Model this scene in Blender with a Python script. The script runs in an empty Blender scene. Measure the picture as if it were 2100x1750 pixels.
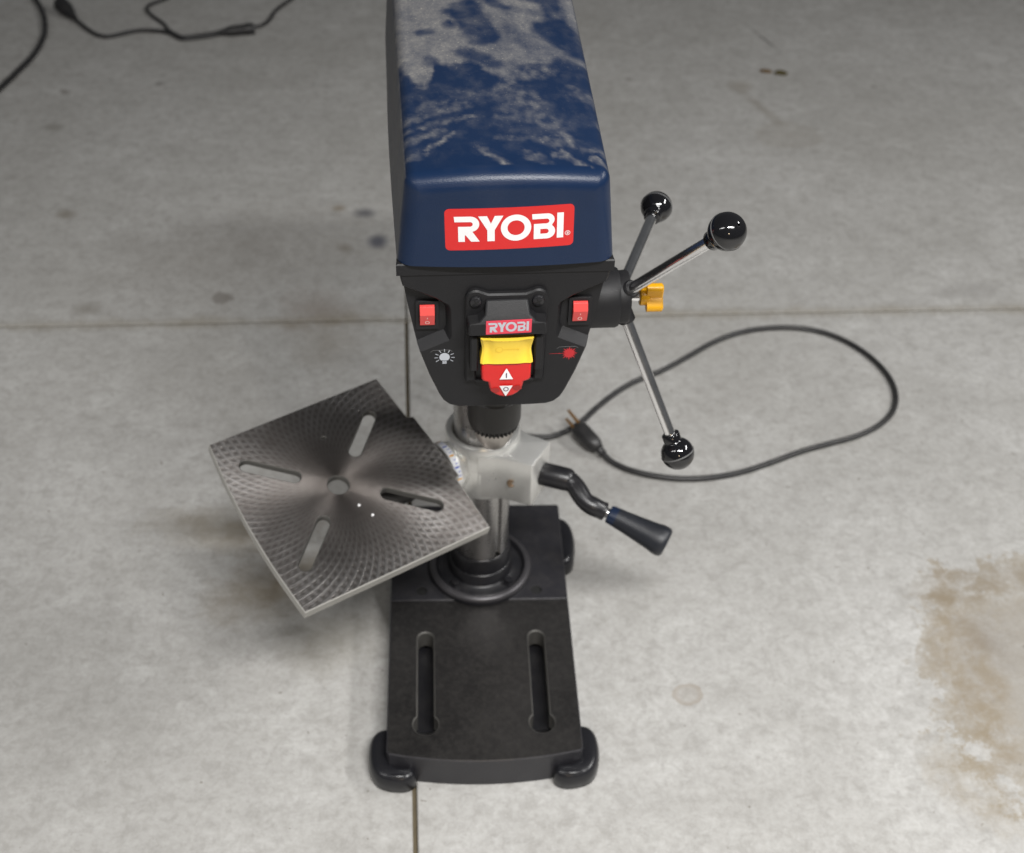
import bpy, bmesh, math, random
from mathutils import Vector, Matrix, noise
from mathutils.geometry import tessellate_polygon
random.seed(7)
S = 0.001                       # the scene is written in millimetres
C = bpy.context.scene.collection
sc = bpy.context.scene
R = math.radians
pi = math.pi

# ------------------------------------------------------------------ camera
cam_d = bpy.data.cameras.new('camera')
cam = bpy.data.objects.new('camera', cam_d); C.objects.link(cam); sc.camera = cam
yaw, pitch, roll = 0.0699, 0.7067, 0.0370
fw = Vector((math.sin(yaw)*math.cos(pitch), math.cos(yaw)*math.cos(pitch), -math.sin(pitch)))
rt = Vector((math.cos(yaw), -math.sin(yaw), 0)); up = rt.cross(fw)
r2 = rt*math.cos(roll) + up*math.sin(roll); u2 = up*math.cos(roll) - rt*math.sin(roll)
M = Matrix((r2, u2, -fw)).transposed().to_4x4()
M.translation = Vector((-43.2, -1055.3, 1183.0))*S
cam.matrix_world = M
cam_d.sensor_width = 36; cam_d.lens = 2790.3/2100*36
cam_d.clip_start = 0.05; cam_d.clip_end = 60
cam_d.dof.use_dof = True; cam_d.dof.focus_distance = 0.985; cam_d.dof.aperture_fstop = 7.5
cam_d.dof.aperture_blades = 7

# ------------------------------------------------------------------ world and lamps
w = bpy.data.worlds.new('World'); sc.world = w; w.use_nodes = True
bg = w.node_tree.nodes['Background']
bg.inputs[0].default_value = (0.93, 0.96, 1.0, 1); bg.inputs[1].default_value = 0.085
sc.view_settings.view_transform = 'Standard'; sc.view_settings.look = 'None'
sc.view_settings.exposure = -0.20; sc.view_settings.gamma = 1.0

def lamp(name, loc, sx, sy, watts, col, target=None, spread=180):
    l = bpy.data.lights.new(name, 'AREA'); l.shape = 'RECTANGLE'; l.size = sx; l.size_y = sy
    l.energy = watts; l.color = col; l.spread = R(spread)
    o = bpy.data.objects.new(name, l); C.objects.link(o); o.location = loc
    if target is not None:
        o.rotation_euler = (Vector(target) - Vector(loc)).to_track_quat('-Z', 'Y').to_euler()
    return o
lamp('tube_lamp', (-1.95, -1.45, 2.50), 2.0, 0.13, 26, (1.0, 0.99, 0.975), None, 150)
lamp('tube_lamp', (0.55, -1.45, 2.50), 1.4, 0.13, 94, (1.0, 0.99, 0.975), None, 134)
lamp('tube_lamp', (2.60, 0.00, 2.50), 1.5, 0.20, 40, (1.0, 0.99, 0.975), (0.6, -0.3, 0), 140)
lamp('bulb_lamp', (0.10, -3.30, 1.75), 0.16, 0.16, 8, (1.0, 0.78, 0.52), (0, 0, 0.4))

# ------------------------------------------------------------------ materials
def mat(name):
    m = bpy.data.materials.new(name); m.use_nodes = True
    return m, m.node_tree, m.node_tree.nodes['Principled BSDF']
def N(t, typ, **kw):
    n = t.nodes.new(typ)
    for k, v in kw.items():
        if k.startswith('i_'):
            n.inputs[k[2:].replace('_', ' ')].default_value = v
        else: setattr(n, k, v)
    return n
def L(t, a, b): t.links.new(a, b)
def math_(t, op, a, b=None, clamp=False):
    n = t.nodes.new('ShaderNodeMath'); n.operation = op; n.use_clamp = clamp
    for i, v in enumerate((a, b)):
        if v is None: continue
        if isinstance(v, (int, float)): n.inputs[i].default_value = v
        else: L(t, v, n.inputs[i])
    return n.outputs[0]
def noise_(t, vec, scale, detail=4, rough=.6, dist=0):
    n = t.nodes.new('ShaderNodeTexNoise'); n.inputs['Scale'].default_value = scale
    n.inputs['Detail'].default_value = detail; n.inputs['Roughness'].default_value = rough
    n.inputs['Distortion'].default_value = dist
    if vec is not None: L(t, vec, n.inputs['Vector'])
    return n.outputs['Fac'], n.outputs['Color']
def ramp(t, fac, stops):
    n = t.nodes.new('ShaderNodeValToRGB'); e = n.color_ramp.elements
    while len(e) < len(stops): e.new(.5)
    for el, (p, c) in zip(e, stops):
        el.position = p; el.color = (c, c, c, 1) if isinstance(c, (int, float)) else (*c, 1)
    L(t, fac, n.inputs[0]); return n.outputs[0]
def mix(t, fac, a, b, mode='MIX'):
    n = t.nodes.new('ShaderNodeMix'); n.data_type = 'RGBA'; n.blend_type = mode
    for i, v in ((0, fac), (6, a), (7, b)):
        if isinstance(v, (int, float)): n.inputs[i].default_value = v
        elif isinstance(v, tuple): n.inputs[i].default_value = (*v, 1)
        else: L(t, v, n.inputs[i])
    return n.outputs[2]
def bump(t, b, h, strength, dist):
    n = t.nodes.new('ShaderNodeBump'); n.inputs['Strength'].default_value = strength
    n.inputs['Distance'].default_value = dist; L(t, h, n.inputs['Height']); L(t, n.outputs[0], b.inputs['Normal'])
def objco(t): return t.nodes.new('ShaderNodeTexCoord').outputs['Object']

def plain(name, col, rough=.5, metal=0., spec=.5, grain=0., gscale=900, var=.12, coat=0., dust=0.):
    m, t, b = mat(name)
    co = objco(t)
    f, _ = noise_(t, co, 45, 5)
    c = mix(t, f, tuple(x*(1-var) for x in col), tuple(min(1, x*(1+var)) for x in col))
    if dust:
        g, _ = noise_(t, co, 60, 6, .7)
        g2, _ = noise_(t, co, 900, 2, .6)
        geo = t.nodes.new('ShaderNodeNewGeometry')
        sx = t.nodes.new('ShaderNodeSeparateXYZ'); L(t, geo.outputs['Normal'], sx.inputs[0])
        d = math_(t, 'MULTIPLY', ramp(t, g, [(.42, 0.15), (.75, 1)]), ramp(t, g2, [(.35, .3), (.7, 1)]))
        d = math_(t, 'MULTIPLY', d, ramp(t, sx.outputs['Z'], [(.0, .25), (.9, 1)]))
        c = mix(t, math_(t, 'MULTIPLY', d, dust), c, (.36, .33, .29))
    L(t, c, b.inputs['Base Color'])
    r = math_(t, 'ADD', math_(t, 'MULTIPLY', f, .16), rough-.08)
    L(t, r, b.inputs['Roughness'])
    b.inputs['Metallic'].default_value = metal
    b.inputs['Specular IOR Level'].default_value = spec
    b.inputs['Coat Weight'].default_value = coat
    if grain:
        g, _ = noise_(t, co, gscale, 2)
        bump(t, b, g, grain, .0004)
    return m

M_black = plain('black_moulded_plastic', (.0085, .0085, .0098), .50, spec=.32, grain=.35, gscale=1400, dust=.035)
M_cast = plain('black_gloss_enamel', (.0085, .0085, .0105), .34, grain=.25, gscale=500, dust=.05)
M_foot = plain('black_rubber_boot', (.010, .010, .012), .30, grain=.1, gscale=300)
M_knob = plain('black_bakelite', (.006, .006, .007), .10, coat=.4)
M_seam = plain('dusty_mould_seam', (.09, .09, .09), .6)
M_chrome = plain('chrome_rod', (.90, .89, .89), .20, 1., grain=.06, gscale=200)
M_steel = plain('brushed_steel', (.42, .41, .40), .28, 1., grain=.2, gscale=260, var=.25)
M_edge = plain('pale_machined_edge', (.44, .43, .40), .42, .45, grain=.2, gscale=300)
M_deck = plain('satin_black_deck_enamel', (.0175, .0172, .0205), .33, grain=.35, gscale=420, dust=.07)
M_rim = plain('lit_machined_rim', (.065, .062, .066), .38, .5, var=.3)  # lighter grey rim, the light on its chamfer put into the colour
M_slot = plain('dull_slot_wall', (.085, .082, .076), .5, .4)
M_jaw = plain('jaw_steel', (.42, .39, .36), .36, .75, var=.3)
M_chuck = plain('black_oxide_steel', (.030, .029, .028), .42, .5, grain=.3, gscale=700, dust=.06)
M_alu = plain('silver_painted_casting', (.72, .715, .69), .30, .65, grain=.25, gscale=420, var=.10)
M_yellow = plain('yellow_plastic', (.80, .56, .05), .36, grain=.05)
M_amber = plain('amber_yellow_plastic', (.74, .36, .004), .34, grain=.05)
M_emb = plain('shaded_yellow_emblem', (.72, .48, .035), .36)  # the key's own yellow, darkened for the shade of the raised emblem
M_red = plain('red_plastic', (.55, .014, .012), .36, grain=.05)
M_rock = plain('rocker_red_plastic', (.60, .060, .055), .34)
M_white = plain('white_print', (.76, .76, .76), .42, var=.03)
M_grey = plain('pale_grey_print', (.42, .44, .48), .5, var=.05)
M_redp = plain('red_print', (.42, .012, .018), .45)
M_stick = plain('red_sticker_vinyl', (.56, .013, .013), .36, var=.04)
M_stick2 = plain('faded_red_sticker', (.60, .045, .075), .40, var=.05)
M_ink = plain('dark_ink', (.05, .012, .05), .5)
M_cord = plain('black_cord_rubber', (.014, .014, .015), .42, grain=.2, gscale=300, dust=.10)
M_brass = plain('dull_brass', (.36, .19, .06), .4, .8)
M_grip = plain('blue_black_rubber_grip', (.009, .011, .016), .40, grain=.5, gscale=1600, dust=.06)
M_blueend = plain('dark_blue_plastic', (.008, .016, .040), .36)
M_tape = plain('white_scale_sticker', (.74, .75, .78), .45, var=.04)
M_blue_ink = plain('blue_ink', (.02, .07, .42), .5)
M_hole = plain('hole_shadow_iron', (.004, .004, .004), .8)
M_dirt = plain('joint_dirt', (.105, .085, .052), .95, var=.5)
M_leaf = plain('dry_brown_leaf', (.10, .055, .012), .7, var=.5)
M_leaf2 = plain('dry_olive_leaf', (.055, .042, .008), .7, var=.5)
M_rust = plain('rusty_screw', (.20, .14, .09), .5, .6, var=.4)
M_spot = plain('dark_red_spot', (.30, .012, .010), .45)  # darker red for two spots on the paddle

def concrete():
    m, t, b = mat('worn_concrete')
    geo = t.nodes.new('ShaderNodeNewGeometry').outputs['Position']
    def vmul(s):
        v = t.nodes.new('ShaderNodeVectorMath'); v.operation = 'MULTIPLY'; v.inputs[1].default_value = s
        L(t, geo, v.inputs[0]); return v.outputs[0]
    base = (.425, .420, .408)
    big, _ = noise_(t, geo, 3.1, 6, .66, .2)
    mid, _ = noise_(t, vmul((1, 1.35, 1)), 13, 7, .72, .2)
    fine, _ = noise_(t, geo, 150, 4, .7)
    spk, _ = noise_(t, geo, 420, 2, .6)
    c = mix(t, ramp(t, big, [(.30, 0), (.70, 1)]), (.335, .328, .312), base)
    c = mix(t, math_(t, 'MULTIPLY', ramp(t, mid, [(.32, 1), (.58, 0)]), .36), c, (.268, .260, .246))
    c = mix(t, math_(t, 'MULTIPLY', ramp(t, mid, [(.55, 0), (.80, 1)]), .45), c, (.52, .52, .505))
    c = mix(t, math_(t, 'MULTIPLY', ramp(t, fine, [(.30, 1), (.60, 0)]), .40), c, (.22, .21, .19))
    fi2, _ = noise_(t, geo, 55, 6, .75, .4)
    c = mix(t, math_(t, 'MULTIPLY', ramp(t, fi2, [(.34, 1), (.54, 0)]), .56), c, (.228, .219, .204))
    c = mix(t, math_(t, 'MULTIPLY', ramp(t, spk, [(.62, 0), (.74, 1)]), .20), c, (.60, .59, .57))
    # trowel smears, stretched one way
    tr, _ = noise_(t, vmul((4.0, 11, 1)), 3.4, 6, .72, .3)
    c = mix(t, math_(t, 'MULTIPLY', ramp(t, tr, [(.33, 1), (.50, 0)]), .10), c, (.22, .21, .19))
    # small dark specks scattered over the slab
    vo = t.nodes.new('ShaderNodeTexVoronoi'); vo.inputs['Scale'].default_value = 8.5; vo.inputs['Randomness'].default_value = 1
    wv = t.nodes.new('ShaderNodeVectorMath'); wv.operation = 'ADD'
    _, nc = noise_(t, geo, 60, 3)
    sc_ = t.nodes.new('ShaderNodeVectorMath'); sc_.operation = 'SCALE'; sc_.inputs['Scale'].default_value = .022
    L(t, nc, sc_.inputs[0]); L(t, geo, wv.inputs[0]); L(t, sc_.outputs[0], wv.inputs[1]); L(t, wv.outputs[0], vo.inputs['Vector'])
    pick = t.nodes.new('ShaderNodeSeparateColor'); L(t, vo.outputs['Color'], pick.inputs[0])
    rad = math_(t, 'MULTIPLY', math_(t, 'POWER', pick.outputs[0], 5.0), .17)
    sp = math_(t, 'MULTIPLY', math_(t, 'SUBTRACT', rad, vo.outputs['Distance']), 22, True)
    c = mix(t, math_(t, 'MULTIPLY', sp, .55), c, (.115, .10, .085))
    # stains, and some shade put into the colour, each at a set place
    warp, wcol = noise_(t, geo, 14, 6, .75)
    def stain_or_shade(x, y, rx, ry, ang, col, amt, edge=.35, wob=.5, ring=False, mod=False):
        sub = t.nodes.new('ShaderNodeVectorMath'); sub.operation = 'SUBTRACT'; sub.inputs[1].default_value = (x*S, y*S, 0)
        L(t, geo, sub.inputs[0])
        ro = t.nodes.new('ShaderNodeVectorRotate'); ro.rotation_type = 'Z_AXIS'; ro.inputs['Angle'].default_value = -R(ang)
        L(t, sub.outputs[0], ro.inputs['Vector'])
        sca = t.nodes.new('ShaderNodeVectorMath'); sca.operation = 'MULTIPLY'; sca.inputs[1].default_value = (1/(rx*S), 1/(ry*S), 0)
        L(t, ro.outputs[0], sca.inputs[0])
        ln = t.nodes.new('ShaderNodeVectorMath'); ln.operation = 'LENGTH'; L(t, sca.outputs[0], ln.inputs[0])
        d = math_(t, 'ADD', ln.outputs['Value'], math_(t, 'MULTIPLY', math_(t, 'SUBTRACT', warp, .5), 2*wob))
        if ring:
            f = ramp(t, d, [(.0, .35), (.55, .40), (.80, .95), (.95, .85), (1.0, 0)])
        else:
            f = ramp(t, d, [(1-edge, 1), (1.0, 0)])
        if mod: f = math_(t, 'MULTIPLY', f, modn)
        return mix(t, math_(t, 'MULTIPLY', f, amt), c_holder[0], col)
    c_holder = [c]
    mn, _ = noise_(t, geo, 34, 8, .74, .3)
    modn = ramp(t, mn, [(.36, .20), (.58, 1)])
    def st(*a, **k): c_holder[0] = stain_or_shade(*a, **k)
    st(668, -125, 180, 205, 8, (.235, .216, .190), .50, .45, .80)
    st(668, -125, 182, 207, 8, (.20, .160, .102), .60, wob=.80, ring=True, mod=True)
    st(548, -110, 40, 165, -4, (.19, .145, .085), .48, .5, 1.05, mod=True)
    st(585, 28, 85, 36, 10, (.18, .145, .10), .55, .45, .95, mod=True)
    st(500, -250, 42, 70, 25, (.21, .17, .11), .45, .5, .95, mod=True)
    st(590, -60, 40, 60, 30, (.17, .15, .13), .4, .8, .9, mod=True)
    st(620, -300, 90, 50, 0, (.22, .19, .14), .45, .8, .9)
    st(-162, 865, 24, 20, 0, (.075, .075, .085), .80, .7, .35)
    st(-139, 781, 22, 26, 0, (.055, .06, .085), .85, .7, .35)
    st(-205, 880, 16, 14, 0, (.16, .12, .07), .6, .8, .5)
    st(-190, 762, 16, 18, 40, (.15, .13, .10), .6, .8, .6)
    st(-226, 600, 70, 60, 20, (.17, .13, .10), .42, .9, .8)  # part of the head's shadow, put into the floor colour
    st(-205, 520, 60, 90, 0, (.18, .155, .12), .40, .95, .8)  # more of the head's shadow as darker floor colour
    st(-360, 760, 260, 150, 15, (.20, .185, .165), .42, .95, .7)  # broad soft shadow left behind the head, painted into the concrete
    st(225, -126, 19, 15, 0, (.23, .195, .155), .55, wob=.5, ring=True)
    st(590, 1130, 66, 50, 0, (.22, .20, .17), .28, wob=.6, ring=True)
    st(590, 1130, 60, 44, 0, (.23, .21, .18), .25, .8, .5)
    st(560, 1235, 16, 90, 22, (.20, .18, .15), .50, .8, .7)
    st(537, 1320, 32, 34, 0, (.20, .175, .14), .45, .8, .6)
    st(623, 1530, 3.5, 88, 20, (.06, .055, .05), .75, .8, .25)
    st(-235, 45, 110, 60, 20, (.165, .13, .08), .70, .95, .9)
    st(-290, 140, 130, 50, 0, (.19, .155, .10), .6, .95, .9)
    st(-170, -40, 70, 60, 0, (.16, .145, .11), .5, .95, .8)
    st(770, 640, 90, 26, 8, (.17, .16, .15), .4, .9, .9)
    st(-640, 860, 22, 20, 0, (.14, .12, .09), .6, .8, .7)
    st(-720, 1150, 26, 18, 0, (.15, .14, .12), .55, .8, .7)
    st(-560, 1320, 14, 14, 0, (.12, .11, .10), .6, .8, .6)
    st(-560, 600, 28, 22, 0, (.15, .135, .11), .5, .9, .7)
    # dirt along the saw cut joints
    sx = t.nodes.new('ShaderNodeSeparateXYZ'); L(t, geo, sx.inputs[0])
    ca, sa = math.cos(.0234), math.sin(.0234)
    yy = math_(t, 'SUBTRACT', math_(t, 'SUBTRACT', math_(t, 'MULTIPLY', sx.outputs['Y'], ca), math_(t, 'MULTIPLY', sx.outputs['X'], sa)), .573)
    jd = math_(t, 'ADD', math_(t, 'ABSOLUTE', yy), math_(t, 'MULTIPLY', math_(t, 'SUBTRACT', warp, .42), .05))
    c = mix(t, math_(t, 'MULTIPLY', ramp(t, jd, [(.0, 1), (.022, 0)]), .45), c_holder[0], (.15, .12, .065))
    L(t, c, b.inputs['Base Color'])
    L(t, ramp(t, mid, [(.3, .52), (.7, .70)]), b.inputs['Roughness'])
    b.inputs['Specular IOR Level'].default_value = .35
    pv_ = t.nodes.new('ShaderNodeTexVoronoi'); pv_.inputs['Scale'].default_value = 70; L(t, wv.outputs[0], pv_.inputs['Vector'])
    pk = t.nodes.new('ShaderNodeSeparateColor'); L(t, pv_.outputs['Color'], pk.inputs[0])
    pit = math_(t, 'MULTIPLY', math_(t, 'SUBTRACT', math_(t, 'MULTIPLY', math_(t, 'POWER', pk.outputs[1], 4.0), .16), pv_.outputs['Distance']), 16, True)
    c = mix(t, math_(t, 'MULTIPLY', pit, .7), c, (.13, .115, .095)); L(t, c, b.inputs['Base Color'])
    h = math_(t, 'ADD', math_(t, 'MULTIPLY', fine, .6), math_(t, 'MULTIPLY', mid, 1.2))
    bump(t, b, h, .22, .0012)
    return m
M_conc = concrete()

def blue_paint():
    m, t, b = mat('navy_wrinkle_paint_with_dust')
    co = objco(t)
    at = N(t, 'ShaderNodeAttribute', attribute_name='dust')
    g, _ = noise_(t, co, 620, 3, .7)
    g2, _ = noise_(t, co, 70, 5, .65)
    st_, _ = noise_(t, co, 260, 4, .7)
    d = math_(t, 'MULTIPLY', at.outputs['Fac'], ramp(t, g, [(.25, .76), (.70, 1.04)]))
    d = math_(t, 'MULTIPLY', d, ramp(t, st_, [(.28, .70), (.62, 1.06)]))
    d = math_(t, 'ADD', d, math_(t, 'MULTIPLY', ramp(t, g, [(.66, 0), (.76, .30)]), ramp(t, at.outputs['Fac'], [(0.0, 0), (.10, 1)])))
    d = math_(t, 'MULTIPLY', d, 1.0, True)
    var, _ = noise_(t, co, 25, 3)
    paint = mix(t, var, (.0044, .0140, .042), (.0058, .0178, .051))
    dcol = mix(t, ramp(t, g2, [(.3, 0), (.7, 1)]), (.165, .160, .155), (.225, .215, .198))
    grit = mix(t, ramp(t, g, [(.62, 0), (.74, 1)]), dcol, (.46, .42, .34))
    L(t, mix(t, d, paint, grit), b.inputs['Base Color'])
    L(t, math_(t, 'ADD', math_(t, 'MULTIPLY', d, .38), .33), b.inputs['Roughness'])
    b.inputs['Specular IOR Level'].default_value = .30
    tx, _ = noise_(t, co, 950, 2, .6)
    bump(t, b, tx, .28, .0005)
    return m
M_blue = blue_paint()

def table_steel():
    m, t, b = mat('rotary_ground_cast_iron')
    co = objco(t)
    sh = t.nodes.new('ShaderNodeVectorMath'); sh.operation = 'SUBTRACT'; sh.inputs[1].default_value = (-5.8*S, -6*S, 0)
    L(t, co, sh.inputs[0])
    sx = t.nodes.new('ShaderNodeSeparateXYZ'); L(t, sh.outputs[0], sx.inputs[0])
    X, Y = sx.outputs['X'], sx.outputs['Y']
    r = math_(t, 'SQRT', math_(t, 'ADD', math_(t, 'MULTIPLY', X, X), math_(t, 'MULTIPLY', Y, Y)))
    th = math_(t, 'ARCTAN2', Y, X)
    asn = math_(t, 'ARCSINE', math_(t, 'MINIMUM', math_(t, 'DIVIDE', r, .205), .999))
    wob_, _ = noise_(t, co, 30, 3)
    def fam(sign, n):
        ph = math_(t, 'MULTIPLY', math_(t, 'ADD', th, math_(t, 'MULTIPLY', asn, sign)), n)
        ph = math_(t, 'ADD', ph, math_(t, 'MULTIPLY', wob_, 2.6))
        return math_(t, 'SINE', ph)
    a1, a2 = fam(1., 80), fam(-1., 80)
    prod = math_(t, 'ADD', math_(t, 'MULTIPLY', math_(t, 'MAXIMUM', a1, math_(t, 'MULTIPLY', a2, .62)), 2.), 2.)      # 0..4: light lines round dark cells
    ampl = ramp(t, math_(t, 'MULTIPLY', r, 7.), [(.10, 0), (.36, .30), (.75, 1)])
    patch, _ = noise_(t, co, 15, 4)
    ampl = math_(t, 'MULTIPLY', ampl, ramp(t, patch, [(.32, .25), (.58, 1)]))
    cell = math_(t, 'MULTIPLY', math_(t, 'MULTIPLY', prod, .25), ampl)
    f1, f2 = fam(1., 260), fam(-1., 347)
    scr = math_(t, 'ADD', math_(t, 'MULTIPLY', f1, .5), math_(t, 'MULTIPLY', f2, .5))
    h = math_(t, 'ADD', math_(t, 'MULTIPLY', cell, 1.), math_(t, 'MULTIPLY', scr, .22))
    v, _ = noise_(t, co, 18, 4)
    colr = mix(t, v, (.118, .103, .094), (.172, .154, .143))
    colr = mix(t, math_(t, 'MULTIPLY', cell, .6), colr, (.46, .45, .44))
    L(t, colr, b.inputs['Base Color'])
    b.inputs['Metallic'].default_value = .92
    L(t, math_(t, 'ADD', math_(t, 'MULTIPLY', v, .10), .34), b.inputs['Roughness'])
    b.inputs['Anisotropic'].default_value = .75
    tan = t.nodes.new('ShaderNodeCombineXYZ')        # grinding lines run outwards from the middle
    L(t, math_(t, 'MULTIPLY', Y, -1.), tan.inputs[0]); L(t, X, tan.inputs[1])
    vt = t.nodes.new('ShaderNodeVectorTransform'); vt.vector_type = 'VECTOR'; vt.convert_from = 'OBJECT'; vt.convert_to = 'WORLD'
    L(t, tan.outputs[0], vt.inputs[0])
    nn = t.nodes.new('ShaderNodeVectorMath'); nn.operation = 'NORMALIZE'; L(t, vt.outputs[0], nn.inputs[0])
    L(t, nn.outputs[0], b.inputs['Tangent'])
    bump(t, b, h, .38, .0010)
    return m
M_table = table_steel()

def ground_iron():
    m, t, b = mat('oiled_ground_iron')
    co = objco(t)
    a, _ = noise_(t, co, 9, 4, .6); f, _ = noise_(t, co, 160, 3, .7)
    c = mix(t, ramp(t, a, [(.35, 0), (.7, 1)]), (.019, .018, .018), (.036, .034, .033))
    c = mix(t, math_(t, 'MULTIPLY', ramp(t, f, [(.4, 0), (.7, 1)]), .25), c, (.085, .08, .075))
    L(t, c, b.inputs['Base Color']); b.inputs['Metallic'].default_value = .55
    L(t, math_(t, 'ADD', math_(t, 'MULTIPLY', a, .14), .36), b.inputs['Roughness'])
    bump(t, b, f, .12, .0004)
    return m
M_iron = ground_iron()

# ------------------------------------------------------------------ mesh helpers
class G:                                     # a bag of vertices (mm) and faces with a material slot each
    def __init__(s): s.v = []; s.f = []; s.m = []
    def add(s, v, f, slot=0):
        o = len(s.v); s.v += [Vector(p) for p in v]
        for q in f: s.f.append([i+o for i in q]); s.m.append(slot)
        return s
    def obj(s, name, mats, parent=None, smooth=35, bevel=0, seg=2, matrix=None, recalc=True):
        me = bpy.data.meshes.new(name)
        me.from_pydata([p*S for p in s.v], [], s.f)
        if not isinstance(mats, (list, tuple)): mats = [mats]
        for m in mats: me.materials.append(m)
        me.polygons.foreach_set('material_index', s.m)
        if recalc:
            bm = bmesh.new(); bm.from_mesh(me)
            bmesh.ops.recalc_face_normals(bm, faces=bm.faces); bm.to_mesh(me); bm.free()
        if smooth:
            me.polygons.foreach_set('use_smooth', [True]*len(me.polygons))
            me.set_sharp_from_angle(angle=R(smooth))
        o = bpy.data.objects.new(name, me); C.objects.link(o)
        if matrix is not None: o.matrix_world = matrix
        if parent is not None:
            o.parent = parent
        if bevel:
            b = o.modifiers.new('bevel', 'BEVEL'); b.width = bevel*S; b.segments = seg; b.limit_method = 'ANGLE'
            b.angle_limit = R(40); b.harden_normals = False
        return o

def loft(loops, cap0=True, cap1=True, closed=True):
    n = len(loops[0]); v = []; f = []
    for lp in loops: v += [Vector(p) for p in lp]
    for k in range(len(loops)-1):
        for i in range(n if closed else n-1):
            j = (i+1) % n
            f.append((k*n+i, k*n+j, (k+1)*n+j, (k+1)*n+i))
    for flag, k in ((cap0, 0), (cap1, len(loops)-1)):
        if flag:
            for tr in tessellate_polygon([[Vector(p) for p in loops[k]]]): f.append([k*n+i for i in tr])
    return v, f
def frame_of(d):
    d = Vector(d).normalized()
    a = Vector((0, 0, 1)) if abs(d.z) < .9 else Vector((1, 0, 0))
    x = a.cross(d).normalized(); y = d.cross(x)
    return x, y, d
def lathe(prof, org, d, n=32, a0=0., a1=2*pi, cap=True):
    x, y, d = frame_of(d); org = Vector(org); loops = []
    full = abs(a1-a0-2*pi) < 1e-6
    k = n if full else n+1
    for r, h in prof:
        loops.append([org + d*h + (x*math.cos(a0+(a1-a0)*i/n) + y*math.sin(a0+(a1-a0)*i/n))*r for i in range(k)])
    return loft(loops, cap and full, cap and full, full)
def spline(pts, n=10):
    P = [Vector(p) for p in pts]; out = []
    for i in range(len(P)-1):
        p0 = P[max(i-1, 0)]; p1 = P[i]; p2 = P[i+1]; p3 = P[min(i+2, len(P)-1)]
        for k in range(n):
            t = k/n
            out.append(.5*((2*p1)+(p2-p0)*t+(2*p0-5*p1+4*p2-p3)*t*t+(3*p1-p0-3*p2+p3)*t**3))
    out.append(P[-1]); return out
def tube(pts, rad, n=12, cap=True):
    P = [Vector(p) for p in pts]; loops = []
    tan = (P[1]-P[0]).normalized(); x, y, _ = frame_of(tan)
    for i, p in enumerate(P):
        t = (P[min(i+1, len(P)-1)]-P[max(i-1, 0)]).normalized()
        x = (x - t*x.dot(t)).normalized(); y = t.cross(x)
        r = rad[i] if isinstance(rad, (list, tuple)) else rad
        loops.append([p + (x*math.cos(2*pi*k/n)+y*math.sin(2*pi*k/n))*r for k in range(n)])
    return loft(loops, cap, cap)
def area2(p): return sum(p[i][0]*p[(i+1) % len(p)][1]-p[(i+1) % len(p)][0]*p[i][1] for i in range(len(p)))/2
def offset(poly, d):                         # d > 0 grows a polygon outwards
    n = len(poly); s = 1 if area2(poly) > 0 else -1; out = []
    for i in range(n):
        p0, p1, p2 = (Vector(poly[k % n]) for k in (i-1, i, i+1))
        e1 = (p1-p0); e2 = (p2-p1)
        if e1.length < 1e-9 or e2.length < 1e-9: out.append(tuple(p1)); continue
        n1 = Vector((e1.y, -e1.x)).normalized()*s; n2 = Vector((e2.y, -e2.x)).normalized()*s
        b = n1+n2; k = max(.35, (1+n1.dot(n2)))
        out.append(tuple(p1 + b*(d/k)))
    return out
def plate(outer, holes, z0, z1, ch=0., mp=lambda x, y, z: (x, y, z), slots=(0, 0), wall=None, hz=None):
    """flat plate with holes; ch bevels the upper edges; wall=(inset, zu) hollows it from below"""
    v = []; f = []; m = []
    def ring(p, z):
        o = len(v); v.extend(mp(x, y, z) for x, y in p); return o
    def band(a, b, n, slot):
        for i in range(n):
            j = (i+1) % n; f.append((a+i, a+j, b+j, b+i)); m.append(slot)
    def capf(polys, offs, slot):
        idx = [o+i for p, o in zip(polys, offs) for i in range(len(p))]
        for tr in tessellate_polygon([[Vector((x, y, 0)) for x, y in p] for p in polys]):
            f.append([idx[i] for i in tr]); m.append(slot)
    tops = [offset(outer, -ch)]+[offset(h, ch) for h in holes] if ch else [outer]+list(holes)
    to = []; zu = wall[1] if wall else z0
    zh = zu if hz is None else hz
    for k, p in enumerate([outer]+list(holes)):
        lo = ring(p, z0 if k == 0 else zh); hi = ring(p, z1-ch); hs_ = slots[2] if k and len(slots) > 2 else slots[1]; band(lo, hi, len(p), hs_)
        if ch:
            t = ring(tops[k], z1); band(hi, t, len(p), hs_); to.append(t)
        else: to.append(hi)
    capf(tops, to, slots[0])
    if wall:
        inn = offset(outer, -wall[0]); a = ring(inn, wall[1]); b = ring(inn, z0); band(a, b, len(inn), slots[1])
        offs = [a]+[ring(h, zu) for h in holes]; capf([inn]+list(holes), offs, slots[1])
    else:
        offs = [ring(outer, z0)]+[ring(h, z0) for h in holes]; capf([outer]+list(holes), offs, slots[1])
    return v, f, m
def addplate(g, *a, **k):
    v, f, m = plate(*a, **k); o = len(g.v); g.v += [Vector(p) for p in v]
    for q, s in zip(f, m): g.f.append([i+o for i in q]); g.m.append(s)
    return g
def arc(cx, cy, r, a0, a1, n):
    return [(cx+r*math.cos(R(a0+(a1-a0)*i/n)), cy+r*math.sin(R(a0+(a1-a0)*i/n))) for i in range(n+1)]
def rrect(x0, y0, x1, y1, r, n=5):
    return arc(x1-r, y0+r, r, -90, 0, n)+arc(x1-r, y1-r, r, 0, 90, n)+arc(x0+r, y1-r, r, 90, 180, n)+arc(x0+r, y0+r, r, 180, 270, n)
def circ(x, y, r, n=20): return [(x+r*math.cos(2*pi*i/n), y+r*math.sin(2*pi*i/n)) for i in range(n)]
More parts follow.
